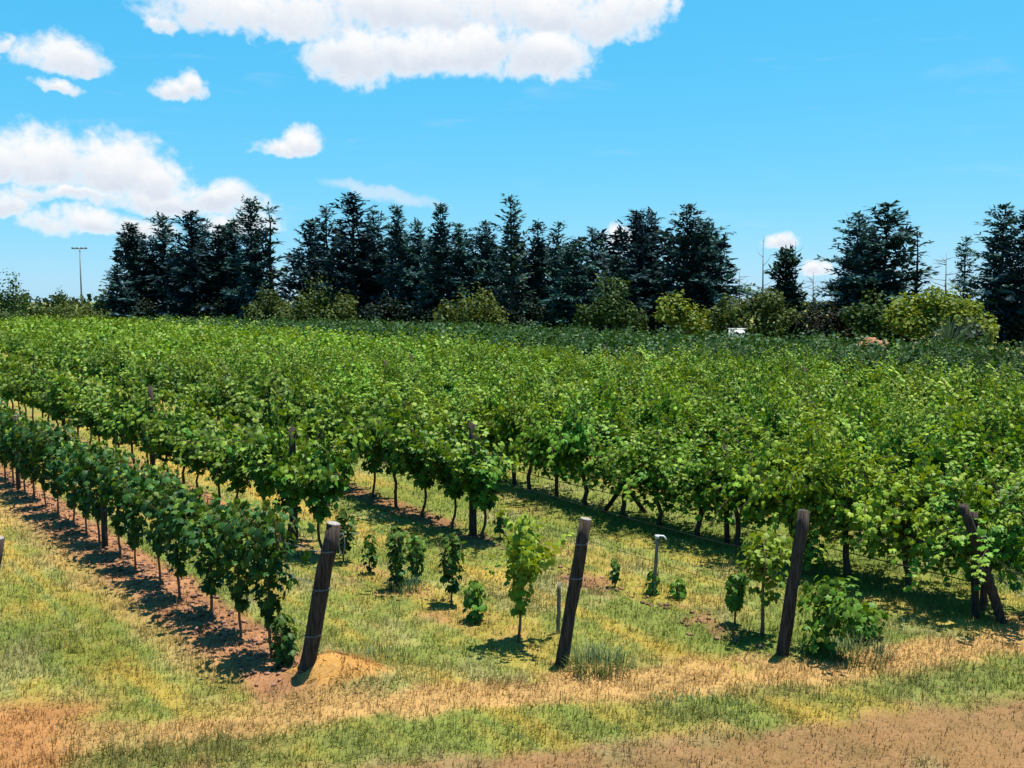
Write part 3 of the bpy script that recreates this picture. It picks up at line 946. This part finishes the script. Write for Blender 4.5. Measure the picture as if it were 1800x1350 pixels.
CONIFERS = [
    (203, 470, 70, 'shortest dark conifer at the left foot of the left conifer clump', 0, -6), (236, 392, 95, 'leftmost tall pointed conifer of the left clump', 2, 0),
    (287, 378, 100, 'second tall conifer from the left in the left clump', 0, 3), (336, 374, 105, 'broad double-topped conifer in the middle of the left clump', 3, -2),
    (352, 385, 80, 'conifer pressed against the middle of the left clump', 1, 5), (383, 398, 80, 'lower dark conifer right of the middle of the left clump', 5, 2),
    (412, 385, 85, 'dark conifer just left of the tallest one of the left clump', 2, 4), (441, 350, 85, 'tallest conifer of the left clump with a ragged tip', 0, 0),
    (545, 388, 95, 'conifer at the left end of the long central clump', 3, 4), (575, 366, 100, 'ragged conifer second from the left end of the central clump', 4, 0),
    (620, 343, 125, 'wide many-tipped conifer towering in the left of the central clump', 3, -3), (655, 372, 90, 'conifer tucked right of the wide many-tipped one', 1, 3),
    (702, 361, 85, 'sharp pointed conifer left of the two slim spires', 2, 0), (736, 388, 75, 'lower conifer between two sharp spires of the central clump', 0, 3),
    (769, 358, 88, 'slim spire with rising branches left of centre', 2, -2), (806, 395, 80, 'low round-topped conifer left of the tallest central spire', 5, 2),
    (856, 391, 75, 'conifer close left of the tallest central spire', 1, 3), (897, 347, 100, 'tallest central conifer with an open fishbone tip', 4, -2),
    (940, 388, 80, 'pointed conifer close right of the tallest central spire', 2, 2), (983, 392, 85, 'pale-tipped conifer two right of the tallest central spire', 4, 0),
    (1043, 402, 85, 'thin-topped conifer beside the small cloud right of centre', 4, 2), (1010, 430, 90, 'low dark green conifer right of centre in front of the spires', 5, -4),
    (1085, 450, 90, 'low rounded green conifer left of the twin ragged tips', 5, -5), (1118, 372, 105, 'ragged conifer with the left of two curved tips', 3, 0),
    (1147, 370, 85, 'ragged conifer with the right of two curved tips', 0, 3), (1206, 362, 105, 'ragged wispy-topped conifer right of the twin ragged tips', 1, -1),
    (1242, 392, 105, 'drooping conifer at the right end of the central clump', 5, 1),
    (1512, 376, 100, 'left of the two tall conifers in the right clump', 1, 0), (1562, 358, 125, 'taller broad conifer in the right clump', 5, 2),
    (1540, 420, 110, 'lower conifer filling the gap between the two right clump trees', 3, 5),
    (1700, 418, 75, 'small open-crowned conifer standing left of the edge trees', 4, 4), (1768, 362, 105, 'tall conifer partly cropped near the right picture edge', 1, 0),
    (1808, 372, 100, 'conifer cut off by the right picture edge', 3, -3),
]
for i, (px, top, wd, lab, pk, dy) in enumerate(CONIFERS):
    conifer(px, top, wd, lab, CON[pk], dy, i * 1.7)
conifer(474, 358, 60, 'thin see-through conifer standing between the left and central clumps', CON_SPARSE, 0, .3, 16, 1.5)
conifer(1621, 403, 50, 'thin sparse conifer at the right side of the right clump', CON_SPARSE, 1, 1.1, 16, 1.5)
conifer(1382, 440, 72, 'small dense cone-shaped conifer standing alone between clumps', CON_DENSE, -2, .4, 9, 2.4)
# darker wood standing behind the front trees
wr = np.random.default_rng(77)
GV, GF, GC, nn = [], [], [], 0
for span, cnt in (((215, 455), 16), ((535, 1000), 32), ((1000, 1265), 15), ((1495, 1590), 4), ((1760, 1850), 3)):
    for px in np.linspace(span[0], span[1], cnt):
        px = px + wr.normal(0, 8); Y = depth_line(px) + wr.uniform(7, 16)
        H = at_depth(px, wr.uniform(396, 450), Y)[2]; X = at_depth(px, 500, Y)[0]
        n = 620; z = H * wr.random(n) ** 1.15
        R = (1 - z / H) * wr.uniform(2.2, 3.4) + .25
        a = wr.uniform(0, 6.283, n); rr = np.sqrt(wr.random(n)) * R
        P = np.stack([X + np.cos(a) * rr, Y + np.sin(a) * rr, z], 1)
        T = np.stack([np.cos(a), np.sin(a), wr.uniform(-.1, .7, n)], 1); N = np.array([0, 0, 1]) + wr.normal(0, .6, P.shape)
        v, f = place(SPRAY, SPRAY_F, P, N, T, wr.uniform(.6, 1.2, n), wr.uniform(.25, .5, n))
        GV.append(v); GF.append(f + nn); nn += len(v)
        GC.append(np.repeat(np.array((.022, .055, .075)) * wr.uniform(.7, 1.3, (n, 1)), len(SPRAY), axis=0))
tag(link('conifer_wood', make_mesh('conifer_wood', np.concatenate(GV), np.concatenate(GF), M_NEEDLE, np.concatenate(GC))),
    'dark mass of further conifers filling in behind the front trees', 'woodland', kind='stuff')

# ------------------------------------------------------------------ bushes and round trees
def bush(px, base, top, width, label, cols, dy=-8.0, n=2600, seed=0, name='bush', cat='bush', leaf=(.22, .46), lobes=18, lift=.0, squash=.75, group='bushes in front of the conifers'):
    rng = np.random.default_rng(seed + 3000)
    Y = depth_line(px) + dy
    tp = at_depth(px, top, Y); H = tp[2]; R = width / 2 * Y / F_PX
    th = thing(name, label, cat, (tp[0], Y, 0), 0, group)
    cen = []
    for q in range(lobes):
        a = rng.uniform(0, 6.283); rr = R * math.sqrt(rng.random()) * .92
        hz = H * rng.uniform(.35, .8) * (1 - .4 * (rr / R) ** 2)
        cen.append((math.cos(a) * rr, math.sin(a) * rr * .8, lift * H + hz * (1 - lift), R * rng.uniform(.18, .36), H * rng.uniform(.12, .26)))
    cen.append((0, 0, H * .72, R * .5, H * .27))
    cen = np.array(cen)
    ci = rng.integers(len(cen), size=n); cc = cen[ci]
    u = rng.normal(0, 1, (n, 3)); u /= np.linalg.norm(u, axis=1)[:, None]
    rad = rng.random(n) ** .33 * rng.uniform(.85, 1.15, n)
    P = cc[:, :3] + u * rad[:, None] * np.stack([cc[:, 3], cc[:, 3], cc[:, 4]], 1)
    k = P[:, 2] > .15 * (lift > 0) * H
    P, u = P[k], u[k]; P[:, 2] = np.abs(P[:, 2]); m = len(P)
    N = u * .6 + [0, 0, .6] + rng.normal(0, .5, P.shape); T = u + rng.normal(0, .6, P.shape)
    col = np.array(cols)[rng.integers(len(cols), size=m)] * rng.uniform(.7, 1.3, (m, 1))
    v, f = place(QUAD, QUAD_F, P, N, T, rng.uniform(*leaf, m))
    link('crown', make_mesh('bush_crown', v, f, M_BUSH, np.repeat(col, 4, axis=0)), th)['kind'] = 'stuff'
    tr = Geo()
    for c in cen[:7]:
        tr.tube([(rng.normal(0, .15), rng.normal(0, .15), -.1), (c[0] * .35, c[1] * .35, c[2] * .45), (c[0], c[1], c[2])], [.12, .07, .02], 6)
    link('trunk', tr.mesh('bush_stems', M_TBARK, True), th)


OLIVE = [(.085, .125, .03), (.11, .15, .034), (.06, .095, .028)]
YEL = [(.20, .27, .03), (.26, .31, .035), (.13, .20, .03)]
GRN = [(.07, .125, .035), (.09, .155, .04), (.05, .095, .03)]
BLU = [(.08, .125, .09), (.10, .15, .1), (.06, .1, .075)]
bush(468, 552, 505, 90, 'low olive bush at the left end of the big rounded bush', OLIVE, -10, 1700, 1)
bush(560, 552, 484, 150, 'big rounded olive bush below the gap in the conifers', OLIVE, -11, 3400, 2)
bush(828, 555, 494, 118, 'rounded yellow-green bush in front of the central conifers', [(.16, .20, .035), (.12, .16, .035), (.09, .125, .03)], -10, 2600, 3)
bush(1075, 565, 476, 120, 'tall olive bush right of centre in front of low conifers', GRN, -9, 2600, 4)
bush(1190, 572, 507, 120, 'flat-topped yellow-green bush right of the tall olive one', YEL, -9, 2400, 5)
bush(1326, 580, 494, 140, 'wide dull green bush behind the small white box', OLIVE, -8, 3200, 6)
bush(1535, 590, 503, 92, 'dull green bush left of the large yellow bush', GRN, -8, 2300, 7)
bush(1655, 606, 498, 186, 'large yellow-green spreading bush in front of the right conifers', YEL, -12, 4600, 8, lobes=24)
bush(1690, 606, 556, 110, 'low grey-green undergrowth at the foot of the yellow bush', BLU, -14, 1500, 9)
bush(1462, 590, 515, 90, 'dull purplish scrub between the white box and right clump', [(.05, .045, .04), (.065, .055, .045), (.04, .04, .03)], -4, 1100, 10, leaf=(.12, .26))
bush(15, 560, 472, 62, 'dark round tree at the left picture edge', GRN, -4, 1700, 11, 'round_tree', 'tree', group='round trees at the left edge')
bush(40, 560, 524, 120, 'low green bush at the left picture edge', GRN, -14, 2000, 12)
bush(104, 560, 500, 36, 'small round tree beside the light mast', GRN, 20, 700, 13, 'round_tree', 'tree', group='round trees at the left edge')
bush(130, 560, 522, 110, 'low yellow-green bush under the light mast', [(.13, .17, .035), (.10, .14, .03)], -12, 1900, 14)
bush(186, 560, 488, 54, 'dark rounded bush at the foot of the left conifers', GRN, -5, 1200, 15)
# dark shrubs filling the foot of the tree line
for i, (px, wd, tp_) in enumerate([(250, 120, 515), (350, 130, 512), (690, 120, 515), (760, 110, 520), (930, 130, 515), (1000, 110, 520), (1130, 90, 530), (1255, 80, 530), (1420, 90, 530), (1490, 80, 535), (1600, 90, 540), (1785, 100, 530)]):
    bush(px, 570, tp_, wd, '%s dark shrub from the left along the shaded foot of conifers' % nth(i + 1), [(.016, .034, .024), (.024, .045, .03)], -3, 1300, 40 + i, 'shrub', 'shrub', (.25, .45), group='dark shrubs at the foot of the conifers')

# blue-green spiky plant before the yellow bush
Y = depth_line(1668) - 17
sp = at_depth(1668, 610, Y); hp_ = at_depth(1668, 538, Y)[2]
th = thing('spiky_plant', 'blue-green spiky fan-leaved plant in front of the yellow bush', 'plant', (sp[0], Y, 0))
rs_ = np.random.default_rng(8); gm = Geo()
for q in range(70):
    a = rs_.uniform(0, 6.283); el = rs_.uniform(.35, 1.5); L = hp_ * rs_.uniform(.65, 1.02)
    d = np.array([math.cos(a) * math.cos(el), math.sin(a) * math.cos(el), math.sin(el)]); sd = np.array([-math.sin(a), math.cos(a), 0]) * .07
    m_ = d * L * .55 + [0, 0, .1]; e_ = d * L - [0, 0, L * .12 * math.cos(el)]
    gm.add([-sd * .6, sd * .6, m_ + sd, m_ - sd, e_], [(0, 1, 2), (0, 2, 3), (3, 2, 4)], np.array((.07, .125, .095)) * rs_.uniform(.7, 1.3))
link('leaves', gm.mesh('spiky_leaves', M_BUSH), th)['kind'] = 'stuff'
gm = Geo(); gm.tube([(0, 0, -.1), (0, 0, .4)], [.25, .15], 8); link('stem', gm.mesh('spiky_stem', M_TBARK, True), th)

# bare dead trees
def dead_tree(px, top, label, seed, nb=12, dy=0):
    rng = np.random.default_rng(seed); Y = depth_line(px) + dy; tp = at_depth(px, top, Y); H = tp[2]
    th = thing('dead_tree', label, 'tree', (tp[0], Y, 0), 0, 'bare dead trees among the conifers')
    tk = Geo(); tk.tube([(0, 0, -.2), (.05, 0, H * .5), (0, .05, H)], [.12, .08, .015], 7)
    link('trunk', tk.mesh('dead_trunk', M_DEAD, True), th)
    for q in range(nb):
        z = H * rng.uniform(.3, .95); a = rng.uniform(0, 6.283); L = (H - z) * .35 + rng.uniform(.3, 1.2)
        e = np.array([math.cos(a) * L, math.sin(a) * L, z + L * rng.uniform(.1, .6)])
        bg_ = Geo(); bg_.tube([(0, 0, z), (e[0] * .6, e[1] * .6, z + (e[2] - z) * .4), e], [.035, .022, .006], 4)
        link('branch', bg_.mesh('dead_branch', M_DEAD, True), th)


dead_tree(1342, 412, 'tall bare dead trunk left of the small cone-shaped conifer', 1, 10)
dead_tree(1399, 424, 'bare dead tree right of the small cone-shaped conifer', 2, 14, 2)
dead_tree(1430, 478, 'low bare branching tree left of the right conifer clump', 3, 16, 1)
dead_tree(1664, 445, 'thin bare tree left of the small open-crowned conifer', 4, 14, 3)
dead_tree(1300, 470, 'thin bare tree at the right end of the central clump', 5, 12, 3)

# light mast far off at the left
Y = 210.0; tp = at_depth(140, 437, Y)
th = thing('light_mast', 'tall thin light mast with crossbar against the sky at far left', 'light mast', (tp[0], Y, 0))
gm = Geo(); gm.tube([(0, 0, -.3), (0, 0, tp[2])], [.2, .12], 8); link('pole', gm.mesh('mast_pole', M_STEEL, True), th)
gm = Geo(); gm.box((0, 0, tp[2]), (3.2, .18, .18)); bar = link('crossbar', gm.mesh('mast_crossbar', M_STEEL), th)
for q in (-1.4, -.5, .5, 1.4):
    gm = Geo(); gm.box((q, -.15, tp[2] + .1), (.5, .3, .35)); link('floodlight', gm.mesh('mast_floodlight', M_STEEL), bar)

# small white box and orange earth beyond the vines
Y = 84.0; tp = at_depth(1295, 577, Y); wd = 25 * Y / F_PX
th = thing('white_box', 'small white box standing beyond the vines before the bushes', 'box', (tp[0], Y, 0))
gm = Geo(); gm.box((0, 0, .15 + (tp[2] - .25) / 2), (wd, .8, tp[2] - .25)); link('body', gm.mesh('box_body', M_WHITE), th)
gm = Geo(); gm.box((0, 0, tp[2] - .06), (wd + .1, .9, .1)); link('lid', gm.mesh('box_lid', M_WHITE), th)
for a in (-1, 1):
    for b in (-1, 1):
        gm = Geo(); gm.box((a * (wd / 2 - .08), b * .3, .08), (.1, .1, .17)); link('foot', gm.mesh('box_foot', M_STEEL), th)
Y = 80.0; c0 = at_depth(1530, 600, Y); h0 = at_depth(1530, 587, Y)[2]
rm = np.random.default_rng(4); q = np.linspace(-1, 1, 29); mx_, my_ = np.meshgrid(q, q)
mz = np.clip(1 - (mx_ ** 2 + my_ ** 2), 0, 1) ** .7 * h0 * (.35 + .8 * fbm(mx_ * 3 + 9, my_ * 3 + 4, 61)) - .1
mv = np.stack([mx_ * 2.1, my_ * 1.6, mz], -1).reshape(-1, 3)
ii = (np.arange(28)[:, None] * 29 + np.arange(28)[None]).ravel(); mf = np.stack([ii, ii + 1, ii + 30, ii + 29], 1)
tag(link('earth_mound', make_mesh('earth_mound', mv, mf, M_EARTH, None, True), loc=(c0[0], Y, 0)), 'heap of bare orange earth between the vines and the right bushes', 'earth mound')

# far-off low woods on the horizon
hz = np.random.default_rng(31); n = 9000
X = hz.uniform(-420, 420, n); Yv = hz.uniform(330, 380, n); hh = (2.5 + 4.5 * fbm(X * .03, X * 0, 71)) * hz.random(n)
v, f = place(QUAD, QUAD_F, np.stack([X, Yv, hh], 1), hz.normal(0, 1, (n, 3)), hz.normal(0, 1, (n, 3)), hz.uniform(1.2, 2.6, n))
tag(link('distant_woods', make_mesh('distant_woods', v, f, M_BUSH, np.repeat(np.array((.045, .07, .035)) * hz.uniform(.7, 1.2, (n, 1)), 4, axis=0))),
    'low line of distant woods on the horizon', 'woods', kind='stuff')

# ------------------------------------------------------------------ grass, straw, clods
gr = np.random.default_rng(12)


def scatter(y0, y1, per_m2, wmul):
    wid = lambda y: y * .56 + 1.8
    area = (y1 - y0) * 2 * wid((y0 + y1) / 2); n = int(area * per_m2)
    y = gr.uniform(y0, y1, n); x = gr.uniform(-1, 1, n) * wid(y)
    col, dens, ln, z = ground_zone(x, y)
    patch = fbm(x * 9, y * 9, 88)
    keep = gr.random(n) < dens * (.25 + 1.3 * sstep(patch, .3, .7))
    x, y, col, ln, z = x[keep], y[keep], col[keep], ln[keep], z[keep]; n = len(x)
    a = gr.uniform(0, 6.283, n); lean = gr.uniform(.15, 1.3, n)
    L = ln * gr.lognormal(0, .4, n); W = wmul * gr.uniform(.0035, .007, n)
    d = np.stack([np.cos(a) * lean, np.sin(a) * lean, np.ones(n)], 1); d /= np.linalg.norm(d, axis=1)[:, None]
    sd = np.stack([-np.sin(a), np.cos(a), np.zeros(n)], 1) * W[:, None]
    b = np.stack([x, y, z - .01], 1)
    v = np.stack([b - sd, b + sd, b + d * L[:, None]], 1).reshape(-1, 3)
    cc = col * gr.uniform(.8, 1.25, (n, 1)) * np.stack([gr.uniform(.85, 1.15, n), np.ones(n), gr.uniform(.8, 1.2, n)], 1)
    return v, cc


gvs, gcs = [], []
for (y0, y1, dn, wm) in ((7.4, 10, 2600, 1.0), (10, 13, 2000, 1.1), (13, 17, 1100, 1.5), (17, 24, 420, 2.2), (24, 34, 150, 3.5)):
    v, c = scatter(y0, y1, dn, wm); gvs.append(v); gcs.append(c)
gvv = np.concatenate(gvs); gcc = np.concatenate(gcs)
tag(link('grass', make_mesh('grass', gvv, np.arange(len(gvv)).reshape(-1, 3), M_GRASS, np.repeat(gcc, 3, axis=0))), 'short green and straw-coloured grass between the vine rows', 'grass', kind='stuff')


def tuft(px, py, rad, h, n, col, label, seed, cat='grass tuft', name='grass_tuft'):
    rng = np.random.default_rng(seed); g0 = ground_at(px, py)
    a = rng.uniform(0, 6.283, n); rr = np.sqrt(rng.random(n)) * rad; lean = rng.uniform(.1, .9, n)
    b = np.stack([np.cos(a) * rr, np.sin(a) * rr, np.full(n, -.02)], 1)
    a2 = a + rng.normal(0, .6, n); d = np.stack([np.cos(a2) * lean, np.sin(a2) * lean, np.ones(n)], 1); d /= np.linalg.norm(d, axis=1)[:, None]
    L = h * rng.uniform(.5, 1.1, n); sd = np.stack([-np.sin(a2), np.cos(a2), np.zeros(n)], 1) * .006
    m = b + d * L[:, None] * .6; e = b + d * L[:, None] + np.stack([d[:, 0] * L * .25, d[:, 1] * L * .25, -L * .15], 1)
    v = np.stack([b - sd, b + sd, m + sd * .8, m - sd * .8, e], 1).reshape(-1, 3)
    f = (np.array([(0, 1, 2), (0, 2, 3), (3, 2, 4)])[None] + (np.arange(n) * 5)[:, None, None]).reshape(-1, 3)
    o = link(name, make_mesh('tuft', v, f, M_GRASS, np.repeat(np.array(col) * rng.uniform(.7, 1.3, (n, 1)), 5, axis=0)), loc=(g0[0], g0[1], 0))
    tag(o, label, cat, kind='stuff')


tuft(1050, 1175, .34, .3, 300, (.15, .20, .07), 'tall pale green grass tuft right of the lone middle post', 1)
tuft(655, 1165, .42, .17, 300, (.15, .21, .06), 'green weedy tuft right of the leaning front end post', 2)
tuft(712, 1035, .25, .24, 260, (.10, .18, .09), 'blue-green weeds round the foot of the slender saplings', 3, 'weeds', 'weed_clump')
tuft(1230, 1258, .6, .10, 260, (.10, .18, .06), 'dark green weed patch beside the mown track', 4, 'weeds', 'weed_clump')
tuft(1500, 1155, .4, .26, 300, (.16, .18, .07), 'pale dry grass tuft beside the vine suckers', 5)
tuft(1290, 920, .5, .3, 200, (.10, .16, .06), 'weeds in the shade of the first dense tall row', 6, 'weeds', 'weed_clump')

ICO_V = np.array([(0, 0, 1), (.9, 0, .3), (.28, .85, .3), (-.72, .53, .3), (-.72, -.53, .3), (.28, -.85, .3), (.3, .3, -.6), (-.5, 0, -.6), (.2, -.5, -.6)])
ICO_F = np.array([(0, 1, 2), (0, 2, 3), (0, 3, 4), (0, 4, 5), (0, 5, 1), (1, 6, 2), (2, 6, 3), (3, 6, 7), (3, 7, 4), (4, 7, 8), (4, 8, 5), (5, 8, 1), (1, 8, 6), (6, 8, 7)])


def clods(r, u0, u1, n, wid, smax):
    a, d = r; u = gr.uniform(u0, u1, n); ac = gr.normal(0, wid, n)
    p = a[None] + d[None] * u[:, None] + np.stack([d[1] * ac, -d[0] * ac], 1)
    s = gr.uniform(.2, 1, n) ** 2 * smax
    sh = gr.uniform(.6, 1.3, (n, 9, 1)) * ICO_V[None] * np.stack([gr.uniform(.7, 1.4, n), gr.uniform(.7, 1.4, n), gr.uniform(.4, .8, n)], 1)[:, None] * s[:, None, None]
    rot = gr.uniform(0, 6.283, n); c, sn = np.cos(rot), np.sin(rot)
    x = sh[..., 0] * c[:, None] - sh[..., 1] * sn[:, None]; y = sh[..., 0] * sn[:, None] + sh[..., 1] * c[:, None]
    _, _, _, z = ground_zone(p[:, 0], p[:, 1])
    v = np.stack([x + p[:, :1], y + p[:, 1:], sh[..., 2] + z[:, None] + s[:, None] * .2], -1).reshape(-1, 3)
    f = (ICO_F[None] + (np.arange(n) * 9)[:, None, None]).reshape(-1, 3)
    return v, f, np.repeat(gr.uniform(.6, 1.7, (n, 1)) * np.array([1, .97, .95]), 9, axis=0)


cv, cf, cc_, nn = [], [], [], 0
for args in ((ROW_A, -.1, 22, 3200, .22, .048), (ROW_B, 0, 9, 220, .2, .035), (ROW_C, 0, 12, 400, .16, .05), (ROW_B, 9, 20, 300, .2, .04)):
    v, f, c = clods(*args); cv.append(v); cf.append(f + nn); cc_.append(c); nn += len(v)
tag(link('soil_clods', make_mesh('soil_clods', np.concatenate(cv), np.concatenate(cf), M_SOIL, np.concatenate(cc_))), 'crumbly reddish soil clods under the vine rows', 'soil', kind='stuff')
